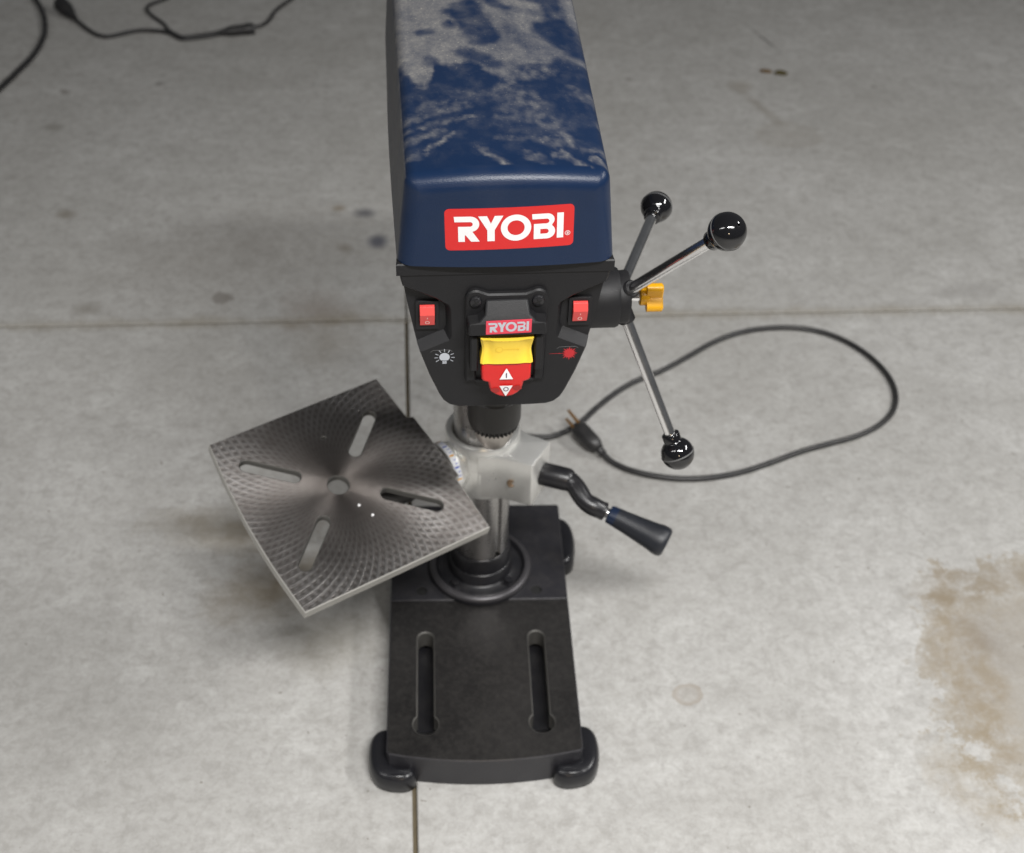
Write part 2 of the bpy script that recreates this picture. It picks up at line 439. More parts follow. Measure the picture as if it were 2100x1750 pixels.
def capsule(x0, y0, x1, y1, r, n=8):
    a = math.degrees(math.atan2(y1-y0, x1-x0))
    return arc(x1, y1, r, a-90, a+90, n)+arc(x0, y0, r, a+90, a+270, n)
def empty(name, label, cat, loc=(0, 0, 0), group=None):
    o = bpy.data.objects.new(name, None); C.objects.link(o); o.location = Vector(loc)*S; o.empty_display_size = .05
    o['label'] = label; o['category'] = cat
    if group: o['group'] = group
    return o

# ------------------------------------------------------------------ floor: four slabs with saw cut joints between them
fl = G(); fl.add([(-6000, -6000, -6), (6000, -6000, -6), (6000, 6000, -6), (-6000, 6000, -6)], [(0, 1, 2, 3)])
floor = fl.obj('floor', M_dirt, smooth=0); floor['kind'] = 'structure'
ca, sa = math.cos(.0234), math.sin(.0234)
def jt(x, y): return (x*ca-y*sa, x*sa+y*ca)              # joint frame
jx, jy, gap = -77.5, 573., 2.4
for x0, x1, y0, y1 in ((-5000, jx-gap, -5000, jy-gap), (jx+gap, 5000, -5000, jy-gap), (-5000, jx-1.2, jy+gap*.7, 5000), (jx+1.2, 5000, jy+gap*.7, 5000)):
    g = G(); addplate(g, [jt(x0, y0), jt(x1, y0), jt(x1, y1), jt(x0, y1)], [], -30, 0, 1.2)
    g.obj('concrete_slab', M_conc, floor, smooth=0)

# ------------------------------------------------------------------ drill press
DP = empty('drill_press', 'bench drill press with dusty navy blue cover, standing on the concrete floor', 'drill press')

# base casting, hollow from below, with two keyhole slots
front = [(x, -236+11.5*(x/99.5)**2) for x in (-97+194*i/24 for i in range(25))]
base_out = [(-99.8, -221)] + front + [(99.8, -221), (99.5, 128), (96, 132), (-96, 132), (-99.5, 128)]
def keyhole(cx, lean):
    r, rk = 8.6, 13.0
    y0, y1 = -189, -66
    p = arc(cx+lean, y1-r, r, 0, 180, 10)
    a = math.degrees(math.asin(r/rk))
    p += arc(cx, y0, rk, 90+a, 450-a, 18)
    return p
base_holes = [keyhole(-60.0, -.4), keyhole(60.0, .4)]
g = G(); addplate(g, base_out, base_holes, 0, 40, 1.2, slots=(0, 1, 2), wall=(9, 31), hz=18)
base = g.obj('base', [M_iron, M_deck, M_slot], DP, smooth=30)
for x in (-60, 60):
    g = G(); addplate(g, rrect(x-14, -176, x+14, -40, 2, 2), [], 3, 9, 0); g.obj('added_slot_dark_plate', M_cast, base, smooth=0)  # added black plates that darken the hollow under the slots
# rear deck, painted, a little proud of the ground front half
g = G(); addplate(g, rrect(-99.3, -21, 99.3, 131.6, 3), [circ(-65, -7, 5.6), circ(64.5, -7.5, 5.6)], 39.5, 42.5, .8, slots=(0, 0, 1))
g.obj('rear_deck', [M_deck, M_hole], DP, smooth=30)
for x in (-65, 64.5):
    g = G(); g.add(*lathe([(5.6, 0), (5.6, 1)], (x, -7.2, 39.9), (0, 0, 1), 16)); g.obj('bolt_hole', M_hole, DP)
def foot(sx, sy):
    if sy < 0:
        o = [(71, -226), (70, -236), (74, -242), (84, -245), (99, -243), (110, -237), (117, -224), (119, -206), (117, -190), (110, -181), (99, -179), (94, -190), (94, -222)]
    else:
        o = [(94, 50), (104, 52), (113, 60), (117, 78), (118, 98), (115, 118), (107, 129), (96, 131), (92, 120), (92, 60)]
    o = [(x*sx, y) for x, y in o]
    lo = spline([(*p, 0) for p in o+[o[0]]], 3)[:-1]
    P = [(p.x, p.y) for p in lo]
    loops = []
    for d, z in ((-1.5, 0), (0, 2), (0, 14), (-1.2, 18.5), (-3.2, 21.8), (-6.5, 23.6)):
        q = offset(P, d) if d else P
        loops.append([(x, y, z) for x, y in q])
    g = G(); g.add(*loft(loops)); ft = g.obj('foot', M_foot, base, smooth=60)
    if sy < 0:
        b = G()
        b.add(*tube([(sx*77, -237.6, 21.0), (sx*84, -239.4, 21.6), (sx*93, -239.2, 21.6), (sx*102, -236.2, 21.0)], [1.2, 2.8, 2.8, 1.2], 10))
        b.obj('foot_rib', M_foot, base, smooth=60)
for sx in (-1, 1):
    foot(sx, -1); foot(sx, 1)

# column, flange and collar
cx, cy = 2., 28.
g = G(); g.add(*lathe([(58, 42), (58, 48.5), (56.5, 51), (54, 52), (50.5, 52), (48.5, 49.5), (47.5, 48), (37, 48.5), (35.4, 50.5), (35, 63), (34.3, 64.2), (33.6, 64.6), (33.4, 84), (32.6, 86), (30.6, 86.3)], (cx, cy, 0), (0, 0, 1), 64, cap=False))
fl_ = g.obj('column_flange', M_cast, DP, smooth=50)
g = G(); g.add(*lathe([(58.3, 47.0), (58.3, 48.9), (56.6, 51.3), (54.2, 52.2), (51.5, 52.2)], (cx, cy, 0), (0, 0, 1), 72, cap=False)); g.obj('flange_rim', M_rim, fl_, smooth=50)
for k in range(4):
    a = R(45+90*k+2)
    b = G(); b.add(*lathe([(6.5, 48.2), (6.5, 49.4), (4.9, 49.6), (4.9, 53.4), (4.2, 54.4), (0.2, 54.5)], (cx+42.5*math.cos(a), cy+42.5*math.sin(a), 0), (0, 0, 1), 6 if k % 2 else 8))
    b.obj('flange_bolt', M_cast, fl_, smooth=30)
def col_loop(z):
    out = []
    for i in range(72):
        a = 2*pi*i/72; r = 30.6
        d = (math.degrees(a)-306) % 360; d = d-360 if d > 180 else d
        if abs(d) < 6: r = 27.6
        out.append((cx+r*math.cos(a), cy+r*math.sin(a), z))
    return out
g = G(); g.add(*loft([col_loop(60), col_loop(600)])); g.obj('column', M_steel, DP, smooth=25)

# table bracket: clamp ring, clamp ear, tilting disc
g = G()
g.add(*lathe([(31.2, 190), (40.2, 189), (41.0, 190.5), (41.0, 225), (40.0, 227.5), (39.6, 229), (39.6, 254), (38.2, 256), (33.6, 256), (31.6, 254.5), (31.0, 252)], (cx, cy, 0), (0, 0, 1), 64, cap=False))
ear = [(72.3, 10.8), (71.4, 12.6), (49.5, 24.7), (36, 40), (20, 50), (-2, 10), (-4, -12.6), (2, -13.1), (10, -13.2), (18, -14.0), (27, -16.4), (38, -20.6), (50.6, -26.0), (52.6, -25.2)]
lp = []
for d, z in ((-1.5, 191), (0, 193), (0, 246), (-.6, 248.2), (-2.0, 249)):
    lp.append([(x, y, z) for x, y in (offset(ear, d) if d else ear)])
g.add(*loft(lp))
tb = Vector((.84235, .53892, 0)); pv = Vector((cx, cy, 221))
g.add(*lathe([(22, 25), (23, 33), (26.5, 39), (28.5, 42), (28.5, 51), (27, 52)], pv, -tb, 48))
brk = g.obj('table_bracket', M_alu, DP, smooth=40)
g = G(); g.add(*lathe([(28.8, 43.8), (28.8, 50.6)], pv, -tb, 40, R(5), R(175), cap=False))
tape = g.obj('tilt_scale', M_tape, brk, smooth=60)
g = G()
for k in range(0, 19):
    a = R(10+160*k/18); h = 3.0 if k % 3 else 5.2
    g.add(*lathe([(29.0, 44.6), (29.0, 44.6+h)], pv, -tb, 1, a, a+R(1.5 if k % 3 else 3.6), cap=False), slot=0 if k % 6 else 1)
g.obj('scale_mark', [M_blue_ink, M_amber], brk, smooth=0)
g = G(); dscr = Vector((math.cos(R(-72)), math.sin(R(-72)), 0))
g.add(*lathe([(4.6, -2), (4.6, 1.4), (3.2, 1.6), (2.4, .4), (.1, .4)], (31.0, -18.2, 217.5), dscr, 20))
g.obj('set_screw', M_rust, brk)

# clamp handle
CH = G()
hd = Vector((27.5, -8.2, -2)).normalized(); h0 = Vector((61.5, -2.2, 217.2))
CH.add(*lathe([(11.6, 0), (12.4, 2), (12.4, 29), (11.6, 33), (9.8, 35.6), (.1, 36)], h0, hd, 32))
clh = CH.obj('clamp_handle', M_cast, DP, smooth=45)
e0 = h0+hd*27
pts = spline([e0, (97.5, -17.5, 213), (107, -33, 206), (117, -38.5, 201.5), (127.5, -40.5, 197)], 6)
g = G(); g.add(*tube(pts, [11.4, 11.2, 11.0, 10.8, 10.6, 10.3]+[9.9+.3*math.sin(i*.7) for i in range(len(pts)-6)], 18)); g.obj('crank_arm', M_cast, clh, smooth=60)
ga = Vector((127.5, -40.5, 197)); gb = Vector((191, -71, 179)); gd = (gb-ga).normalized(); gl = (gb-ga).length
g = G(); g.add(*lathe([(5.2, -2), (5.2, 7)], ga, gd, 16)); g.obj('handle_pin', M_steel, clh)
g = G(); g.add(*lathe([(6, 5.0), (9.0, 5.3), (9.8, 7), (10.4, 14), (10.45, 14.2)], ga, gd, 32, cap=False)); g.add(*lathe([(6, 5.0), (.1, 5.0)], ga, gd, 32, cap=False)); g.obj('grip_collar', M_blueend, clh, smooth=50)
g = G(); g.add(*lathe([(10.5, 14), (11.3, 24), (13.0, 40), (14.9, 56), (16.2, gl-11), (16.4, gl-6), (15.6, gl-2), (13.2, gl), (.1, gl+.5)], ga, gd, 36, cap=False)); g.obj('grip', M_grip, clh, smooth=50)

# work table, tilted about the bracket pivot
ta = Vector((.51759, -.80902, -.27856)); tn = Vector((.15012, -.23464, .96042))
TM = Matrix((ta, tb, tn)).transposed().to_4x4(); TM.translation = Vector((-136.2, -59.8, 253.6))*S
fe = []
for i in range(25):
    u = i/24; a = -104.7+208.5*u; b = -97.4-5.9*u-6.5*(1-(2*u-1)**2)
    fe.append((a, b))
tout = fe+[(105.7, 104), (41.2, 105.0), (38.9, 109.8), (-44.9, 105.9), (-47.5, 99.2), (-104.8, 96.3)]
hc = (-5.8, -6.)
tholes = [circ(*hc, 10.6, 32)]
for (x0, y0, x1, y1) in ((-69, 69, -30, 25), (-70, -80.5, -29.5, -36), (21.5, -35.5, 63, -83), (21.2, 28, 63.5, 74)):
    d = Vector((x1-x0, y1-y0)).normalized()*6.6
    tholes.append(capsule(x0+d.x*(.9), y0+d.y*.9, x1-d.x*.9, y1-d.y*.9, 6.6, 8))
for p in ((-61.6, 8.6),): tholes.append(circ(*p, 2.2, 10))
g = G(); addplate(g, tout, tholes, -11, 0, .9, slots=(0, 1, 2), wall=(7, -7.5))
tbl = g.obj('work_table', [M_table, M_edge, M_slot], None, smooth=30)
tbl.parent = DP; tbl.matrix_world = TM
g = G()
g.add(*lathe([(27.5, 52.6), (27.5, 57), (21, 62), (18, 80), (16, 118), (9, 128), (.1, 128.5)], pv, -tb, 32))
g.obj('table_arm', M_iron, DP, smooth=40)
g = G()
for x, y in ((24.3, .4), (40.2, 6.6)): g.add(*lathe([(1.5, .05), (1.1, 1.0), (.1, 1.3)], (x, y, 0), (0, 0, 1), 8))
cr = g.obj('shiny_speck', M_white, None); cr.parent = DP; cr.matrix_world = TM

# ---- head: everything below lives in the head frame, turned 2.2 degrees on the column
HM = Matrix.Rotation(R(2.2), 4, 'Z')
def H(g, name, mats, parent=DP, **k):
    o = g.obj(name, mats, None, **k); o.parent = parent
    o.matrix_world = HM
    return o
def fbulge(x): return -5.0*max(0., 1-(x/82.)**2)

# belt cover: rounded loft with a dust map
def cover_half(y):           # (half width bottom, half width top, z top at side, crown)
    t = (y+203)/393.
    wb = 81.5 + 3.8*math.sin(min(1, t*1.35)*pi*.62)
    wt = 73.8 + 4.5*t
    return wb, wt, 687.5+27*t, 4.5
NS, NA, NT = 16, 8, 120
def cover_loop(y, ins):
    wb, wt, zt, cr = cover_half(y); wb -= ins; wt -= ins; zt -= ins; r = max(10.0-ins, .6); z0 = 614.6
    side = []
    dx, dz = (wt-wb), (zt-z0); ln = math.hypot(dx, dz)
    for i in range(NS+1):
        u = i/NS; k = 1-(r/ln)*u*0
        side.append((wb+dx*u*(1-r/ln), z0+dz*u*(1-r/ln)+0))
    ex, ez = side[-1]
    tx, tz = wt-r, zt                        # where the flat top starts
    for i in range(1, NA+1):                 # quadratic corner
        u = i/NA; side.append(((1-u)**2*ex+2*u*(1-u)*wt+u*u*tx, (1-u)**2*ez+2*u*(1-u)*zt+u*u*tz))
    top = []
    for i in range(1, NT):
        x = tx*(1-2*i/NT); top.append((x, tz+cr*(1-(x/tx)**2)))
    pts = side+top+[(-x, z) for x, z in reversed(side)]
    return pts
rr = 12.0
ys = [( -203 + rr*(1-math.cos(i/8*pi/2)), rr*(1-math.sin(i/8*pi/2))) for i in range(9)]
for i in range(1, 171): ys.append((-203+rr+381*i/170, 0))
g = G(); loops = []
for y, ins in ys:
    fade = max(0, 1-(y+203)/90.)
    loops.append([(x, y+fbulge(x)*fade, z) for x, z in cover_loop(y, ins)])
n = len(loops[0])
v = [p for lp in loops for p in lp]
f = [(k*n+i, k*n+i+1, (k+1)*n+i+1, (k+1)*n+i) for k in range(len(loops)-1) for i in range(n-1)]
# front face as rows joining the left and right side of the first loop
m_ = NS+NA; first = loops[0]; rows = []
for j in range(m_+1):
    xl, _, zl = first[j]; row = [j]
    if j == m_: row += list(range(m_+1, m_+NT)); row.append(m_+NT)
    else:
        kk = len(v)
        for i in range(1, NT):
            x = xl*(1-2*i/NT); w_ = j/m_
            v.append((x, ys[0][0]+fbulge(x), zl+4.5*(1-(x/xl)**2)*w_))
            row.append(kk+i-1)
        row.append(n-1-j)
    rows.append(row)
for j in range(m_):
    for i in range(NT): f.append((rows[j][i], rows[j][i+1], rows[j+1][i+1], rows[j+1][i]))
g.add(v, f)
cover = H(g, 'belt_cover', M_blue, smooth=80)

# dust map: where the dust lies thick, where fingers wiped it, where it smeared
# (image-free: everything is in millimetres on top of the cover)
CLEAN = [  # x0,y0,x1,y1,radius : finger wipes
 (-17, 40, -6, -10, 15), (-22, 75, 16, 40, 6), (-22, -32, 0, -52, 9), (-34, 36, -24, 28, 6), (-56, 4, -49, 5, 6), (-49, -40, -49, -44, 6.5),
 (15, 84, 31, 62, 7), (32, 60, 43, 54, 4.5), (55, 58, 57, 18, 10), (45, 6, 60, -16, 11), (58, 14, 70, -28, 12), (52, -52, 72, -58, 11),
 (32, -62, 44, -84, 13), (-33, 15, -31, 12, 5), (-22, 88, -14, 50, 7)]
BOUND = [(-75, -48), (-60, -80), (-56, -84), (-50, -68), (-47, -50), (-44, -46), (-40, -52), (-30, -50), (-18, -46), (-10, -58), (2, -70), (10, -74), (24, -62), (38, -54), (48, -56), (60, -62), (78, -62)]
STREAK = [ # x0,y0,x1,y1,radius,strength
 (-72, -126, -26, -112, 6, .55), (-72, -140, -18, -128, 4, .5), (-56, -166, -36, -150, 3, .9), (-73, -155, -46, -146, 5, .6), (-70, -176, -58, -174, 4, .5),
 (-18, -172, 0, -197, 3.5, .75), (15, -180, 27, -190, 5, .55), (35, -178, 62, -198, 3.2, .8), (40, -176, 44, -180, 3, .9), (62, -182, 92, -196, 3.6, .95), (24, -162, 52, -166, 6, .5),
 (43, -152, 52, -164, 4.5, .75), (-30, -96, 10, -104, 10, .34), (10, -120, 38, -140, 15, .42), (14, -96, 28, -112, 12, .50), (60, -88, 80, -108, 8, .50), (24, -70, 40, -60, 9, .55),
 (-44, -104, -64, -112, 5, .5), (-2, -132, 20, -128, 6, .45), (72, -130, 80, -160, 3, .4), (2, -92, 14, -66, 6, .6), (-8, -160, 24, -158, 4, .35), (56, -170, 78, -172, 4, .5)]
def seg_d(px, py, x0, y0, x1, y1):
    dx, dy = x1-x0, y1-y0; l2 = dx*dx+dy*dy
    t = 0 if l2 == 0 else max(0, min(1, ((px-x0)*dx+(py-y0)*dy)/l2))
    return math.hypot(px-x0-dx*t, py-y0-dy*t)
def sstep(a, b, x):
    t = max(0., min(1., (x-a)/(b-a))); return t*t*(3-2*t)
def dust_at(x, y, z, nz):
    q = Vector((x*.030, y*.030, .3)); n1 = noise.fractal(q*2.2, .9, 2.1, 4)
    q2 = Vector((x*.10, y*.10, 4.)); n2 = noise.fractal(q2, .8, 2., 3)
    if nz < .55:                                        # sides
        return .62+.25*n2 if x < -60 and nz > -.2 else .05
    xs = x*(1-.0); ymin = BOUND[0][1]
    for (xa, ya), (xb, yb) in zip(BOUND, BOUND[1:]):
        if xa <= x <= xb: ymin = ya+(yb-ya)*(x-xa)/(xb-xa)
    thick = sstep(-8, 10, y-ymin+n2*7)*(.70+.16*n1+.08*n2)
    thick *= 1-sstep(-14, 16, x)*(.36-.26*sstep(10, 60, y)-.25*n1)
    px, py = x+n2*3.0, y+n1*3.0
    for x0, y0, x1, y1, r in CLEAN:
        thick *= (fl0:=min(.42, max(.06, .18+.22*n1)))+(1-fl0)*sstep(r-5.0, r+3.6, seg_d(px, py, x0, y0, x1, y1))
    thin = (.015+.15*max(0, n1+.05)+.05*max(0, n2))*sstep(-203, -150, y)
    for x0, y0, x1, y1, r, s in STREAK:
        d = seg_d(x+n1*4, y+n2*4, x0, y0, x1, y1)
        if d < r*1.6:
            br = .50+.75*noise.noise(Vector((x*.16, y*.13, 9.)))+.25*noise.noise(Vector((x*.45, y*.45, 3.)))
            thin = max(thin, s*(1-sstep(r*.2, r*1.5, d))*max(.15, br))
    return max(0, min(1, max(thick, thin)))
me = cover.data
at = me.attributes.new('dust', 'FLOAT', 'POINT')
vals = [0.]*len(me.vertices)
for vt in me.vertices:
    p = vt.co/S
    d = 0.
    if p.y > -195: d = dust_at(p.x, p.y, p.z, vt.normal.z)
    if p.y <= -193 and p.z > 640: d = max(0, .05*noise.noise(p*.05))
    vals[vt.index] = d
at.data.foreach_set('value', vals)

# housing
def mirror(h): return h+[(-x, z) for x, z in reversed(h)]
A = [(80, 604.5), (79.5, 600), (78, 593.5), (53, 581), (44, 574.5), (42.6, 571), (42, 546), (43.5, 542.5), (66.2, 531.8), (58.5, 507), (51, 487.5), (47.5, 480.5), (42.5, 475.8), (36, 473.6), (20, 473)]
B = [(80, 604.5), (79.5, 600), (78, 590), (54, 577.5), (47, 571.5), (45.5, 568), (45, 551), (47, 547), (68.4, 536.6), (58.5, 507), (51, 487.5), (47.5, 480.5), (42.5, 475.8), (36, 473.6), (20, 473)]
F = [(80, 604.5), (79.5, 600), (77.6, 592), (75.5, 579), (73.5, 566), (71.5, 555), (69.8, 545), (68.2, 537), (66.2, 531.8), (58.5, 507), (51, 487.5), (47.5, 480.5), (42.5, 475.8), (36, 473.6), (20, 473)]
A, B, F = mirror(A), mirror(B), mirror(F)
g = G()
g.add(*loft([[(x, -200, z) for x, z in offset(A, -1.3)], [(x, -198.7, z) for x, z in A], [(x, -192, z) for x, z in B]], True, False))
def sc_loop(y, sx, dz): return [(x*sx, y, z+dz*(604.5-z)/131) for x, z in F]
g.add(*loft([sc_loop(-192, 1, 0), sc_loop(-150, .985, 0), sc_loop(-60, .96, 3), sc_loop(40, .93, 6), sc_loop(80, .86, 12)]))
rim = []
for i in range(25):
    x = -82.5+165*i/24; rim.append((x, -201.2))
for y in range(-190, 191, 20): rim.append((cover_half(y)[0]-2.0*min(1, (y+190)/60.), y))
rim += [(-x, y) for x, y in reversed(rim[25:])]
addplate(g, rim, [], 604.0, 614.0, 1.0)
H(g, 'head_housing', M_black, smooth=28)
g = G(); g.add(*lathe([(22, 0), (22, 62), (20, 64), (.1, 64)], (6.5+2, -104.8, 475), (0, 0, -1), 32, cap=False)); H(g, 'quill', M_steel)

# chuck
ch = (2.6, -105.0)
g = G(); g.add(*lathe([(10, 440), (22.6, 438), (23.2, 425), (23.0, 412), (24.3, 410.5), (24.5, 384), (23.8, 380.5)], (*ch, 0), (0, 0, 1), 48))
nt = 34; loops = []
for z, lo_, hi_ in ((380.6, 23.8, 23.8), (378.0, 20.2, 23.2), (373.6, 19.8, 22.0), (373.0, 15, 15)):
    loops.append([(ch[0]+(hi_ if i % 4 < 2 else lo_)*math.cos(2*pi*i/(nt*4)), ch[1]+(hi_ if i % 4 < 2 else lo_)*math.sin(2*pi*i/(nt*4)), z) for i in range(nt*4)])
g.add(*loft(loops, False, True))
chk = H(g, 'drill_chuck', M_chuck, smooth=25)
g = G(); g.add(*lathe([(19.6, 378), (19.4, 371), (18.2, 365), (15.6, 358.5), (12.2, 352), (10.6, 350.5), (4.5, 350.2), (3.2, 362), (.1, 363)], (*ch, 0), (0, 0, 1), 40, cap=False)); H(g, 'nose_cone', M_jaw, chk, smooth=30)
for k in range(3):
    a = R(-90+120*k); dx, dy = math.cos(a), math.sin(a)
    g = G(); g.add(*tube([(ch[0]+dx*5, ch[1]+dy*5, 349), (ch[0]+dx*11, ch[1]+dy*11, 362)], [2.2, 3.4], 8)); H(g, 'jaw', M_jaw, chk)

# feed hub, three handles, yellow lock knob
hub = Vector((103, -150, 543.5))
g = G(); g.add(*lathe([(25, -35), (25, -9), (24, -6.5), (21.6, -6.2), (22.2, 0.4), (21.2, 2.4), (18, 3.1), (6, 3.2), (5.5, 1.6)], hub, (1, 0, 0), 56))
hubo = H(g, 'feed_hub', M_black, smooth=40)
knobs = [(154, -5.5, 539), (156, -233.5, 657.5), (152, -201, 415)]
for kx in knobs:
    hs0 = hub+Vector((-5.5, 0, 0)); k = Vector(kx); d = (k-hs0).normalized(); dist = (k-hs0).length
    g = G(); g.add(*lathe([(7.4, 8), (7.4, 21.5), (6.2, 23)], hs0, d, 24)); H(g, 'handle_socket', M_black, hubo)
    g = G(); g.add(*lathe([(4.8, 14), (4.8, dist-16)], hs0, d, 28))
    hs = H(g, 'feed_handle', M_chrome, smooth=40)
    rk = 14.3; prof = [(4.9, -19.5), (7.2, -19.5), (7.7, -19), (7.7, -13.5)]
    slots = []
    for a in range(-58, 91, 6):
        prof.append((max(.05, rk*math.cos(R(a))), rk*math.sin(R(a))))
    prof.insert(0, (4.85, -14))
    g = G(); g.add(*lathe(prof, k, d, 48, cap=False)); H(g, 'knob', M_knob, hs, smooth=70)
    g = G(); g.add(*lathe([(14.1, -.75), (14.55, -.5), (14.55, .5), (14.1, .75)], k, d, 48, cap=False)); H(g, 'mould_seam', M_seam, hs, smooth=70)
g = G(); g.add(*lathe([(4.2, 0), (4.2, 14)], hub, (1, 0, 0), 20)); lk = H(g, 'lock_knob', M_chrome)
g = G(); g.add(*lathe([(6.8, 12.2), (7.6, 12.8), (7.6, 19), (7, 20)], hub, (1, 0, 0), 32))
star = []
for k in range(3):
    a0 = 78+120*k
    star += [(x, y) for x, y in arc(8.6*math.cos(R(a0)), 8.6*math.sin(R(a0)), 4.6, a0-75, a0+75, 8)]
    am = a0+60; star.append((5.6*math.cos(R(am)), 5.6*math.sin(R(am))))
addplate(g, star, [], 17.5, 31.0, 1.2, mp=lambda x, y, z: (hub.x+z, hub.y-x, hub.z+y))
H(g, 'lock_knob_grip', M_amber, lk, smooth=40)

# ---- writing
def letter(c):
    if c == 'R':
        return [[(0, 21.4), (11.9, 21.4)]+arc(11.9, 14.9, 6.5, 78, -78, 14)+[(18.6, 0), (12.3, 0), (8.3, 5.6), (7.7, 5.6), (7.7, 0), (2.9, 0), (2.9, 12.9), (11.7, 12.9)]+arc(11.7, 14.85, 1.95, -80, 80, 8)+[(11.7, 16.8), (.4, 16.8)]], 17.6
    if c == 'Y':
        return [[(0, 21.4), (6.5, 21.4), (9.3, 14.9), (12.1, 21.4), (18.4, 21.4), (12.0, 9.4), (12.0, 0), (6.6, 0), (6.6, 9.4)]], 16.7
    if c == 'O':
        return [circ(10.95, 10.7, 11.15, 40), circ(10.95, 10.7, 6.3, 30)], 22.6
    if c == 'B':
        return [[(0, 21.4), (11.5, 21.4)]+arc(11.3, 16.1, 5.3, 85, -45, 10)+arc(11.0, 6.2, 6.2, 52, -90, 14)+[(1.4, 0), (1.4, 13.0), (10.8, 13.0)]+arc(10.8, 15.0, 2.0, -80, 80, 8)+[(10.8, 17.0), (.3, 17.0)], [(6.2, 4.4), (10.4, 4.4)]+arc(10.4, 6.4, 2.0, -80, 80, 8)+[(10.4, 8.4), (6.2, 8.4)]], 18.5
    if c == 'I':
        return [[(0, 0), (4.8, 0), (4.8, 21.4), (0, 21.4)]], 6
def word(g, txt, mp, slot=0):
    x = 0
    for c in txt:
        polys, adv = letter(c)
        P = [[(px+x, py) for px, py in p] for p in polys]
        flat = [q for p in P for q in p]; o = len(g.v)
        g.v += [Vector(mp(*q)) for q in flat]
        for tr in tessellate_polygon([[Vector((a, b, 0)) for a, b in p] for p in P]):
            g.f.append([o+i for i in tr]); g.m.append(slot)
        x += adv
def poly(g, pts, mp, slot=0, holes=()):
    P = [list(pts)]+[list(h) for h in holes]; flat = [q for p in P for q in p]; o = len(g.v)
    g.v += [Vector(mp(*q)) for q in flat]
    for tr in tessellate_polygon([[Vector((a, b, 0)) for a, b in p] for p in P]):
        g.f.append([o+i for i in tr]); g.m.append(slot)

# large badge on the cover front (follows the bowed face)
br_ = R(1.45)
def badge_pt(x, z, lift):          # badge frame, centre (1.1, 648.1)
    X = 1.1+x*math.cos(br_)-z*math.sin(br_); Z = 648.1+x*math.sin(br_)+z*math.cos(br_)
    return (X, -203+fbulge(X)-lift, Z)
g = G(); rows = 28
W_, Hh, rc = 47.3, 17.6, 3.6
def hh(x): 
    e = max(0, abs(x)-(W_-rc)); return Hh-rc+math.sqrt(max(0, rc*rc-e*e))
xs = [-W_]+[-W_+rc*(1-math.cos(i/5*pi/2)) for i in range(1, 6)]+[-W_+rc+(2*(W_-rc))*i/rows for i in range(1, rows)]+[W_-rc*(1-math.cos(i/5*pi/2)) for i in range(5, 0, -1)]+[W_]
lo_ = [badge_pt(x, -hh(x), .28) for x in xs]; hi_ = [badge_pt(x, hh(x), .28) for x in xs]
lob = [badge_pt(x, -hh(x), -.3) for x in xs]; hib = [badge_pt(x, hh(x), -.3) for x in xs]
nx = len(xs); v = lo_+hi_+lob+hib; f = []
for i in range(nx-1):
    f.append((i, i+1, nx+i+1, nx+i)); f.append((2*nx+i, 2*nx+i+1, i+1, i)); f.append((nx+i, nx+i+1, 3*nx+i+1, 3*nx+i))
f += [(0, nx, 3*nx, 2*nx), (nx-1, 2*nx-1, 4*nx-1, 3*nx-1)]
g.add(v, f); badge = H(g, 'brand_badge', M_stick, smooth=40)
g = G(); word(g, 'RYOBI', lambda x, z: badge_pt(x-40.6, z-10.2, .45))
poly(g, circ(42.8, -6.6, 2.0, 20), lambda x, z: badge_pt(x, z, .45), 0, [circ(42.8, -6.6, 1.62, 16)])
rp = letter('R')[0][0]; poly(g, [(41.95+x*.092, -7.6+z*.092) for x, z in rp], lambda x, z: badge_pt(x, z, .45))
H(g, 'badge_lettering', M_white, badge, smooth=0, recalc=False)

# rocker switches in their pockets
def rocker(sx):
    g = G(); c0 = 59.6*sx
    addplate(g, rrect(c0-8.9, 549.0, c0+8.9, 575.2, 1.0, 3), [rrect(c0-6.2, 553.6, c0+6.2, 572.4, .5, 2)], -192.5, -194.6, 0, mp=lambda x, z, y: (x, y, z))
    sw = H(g, 'rocker_switch', M_black, smooth=25, bevel=.4)
    prof = [(-193, 572.2), (-194.8, 571.9), (-196.6, 571.4), (-199.4, 565.3), (-199.2, 564.4), (-196.4, 554.2), (-193, 553.8)]
    g = G(); g.add(*loft([[(c0-5.7, y, z) for y, z in prof], [(c0+5.7, y, z) for y, z in prof]])); H(g, 'rocker', M_rock, sw, smooth=25, bevel=.35)
    g = G()
    def face(x, u):       # u runs down the lower face
        y0, z0, y1, z1 = -199.2, 564.4, -196.4, 554.2
        return (c0+x, y0+(y1-y0)*u-.12, z0+(z1-z0)*u)
    poly(g, [(1.75*math.cos(2*pi*i/18), .70+.165*math.sin(2*pi*i/18)) for i in range(18)], face, 0, [[(1.30*math.cos(2*pi*i/16), .70+.122*math.sin(2*pi*i/16)) for i in range(16)]])
    poly(g, [(-.22, .14), (.22, .14), (.22, .30), (-.22, .30)], face)
    H(g, 'switch_mark', plain('pink_print', (.85, .66, .62), .5) if sx < 0 else bpy.data.materials['pink_print'], sw, smooth=0, recalc=False)
rocker(-1); rocker(1)

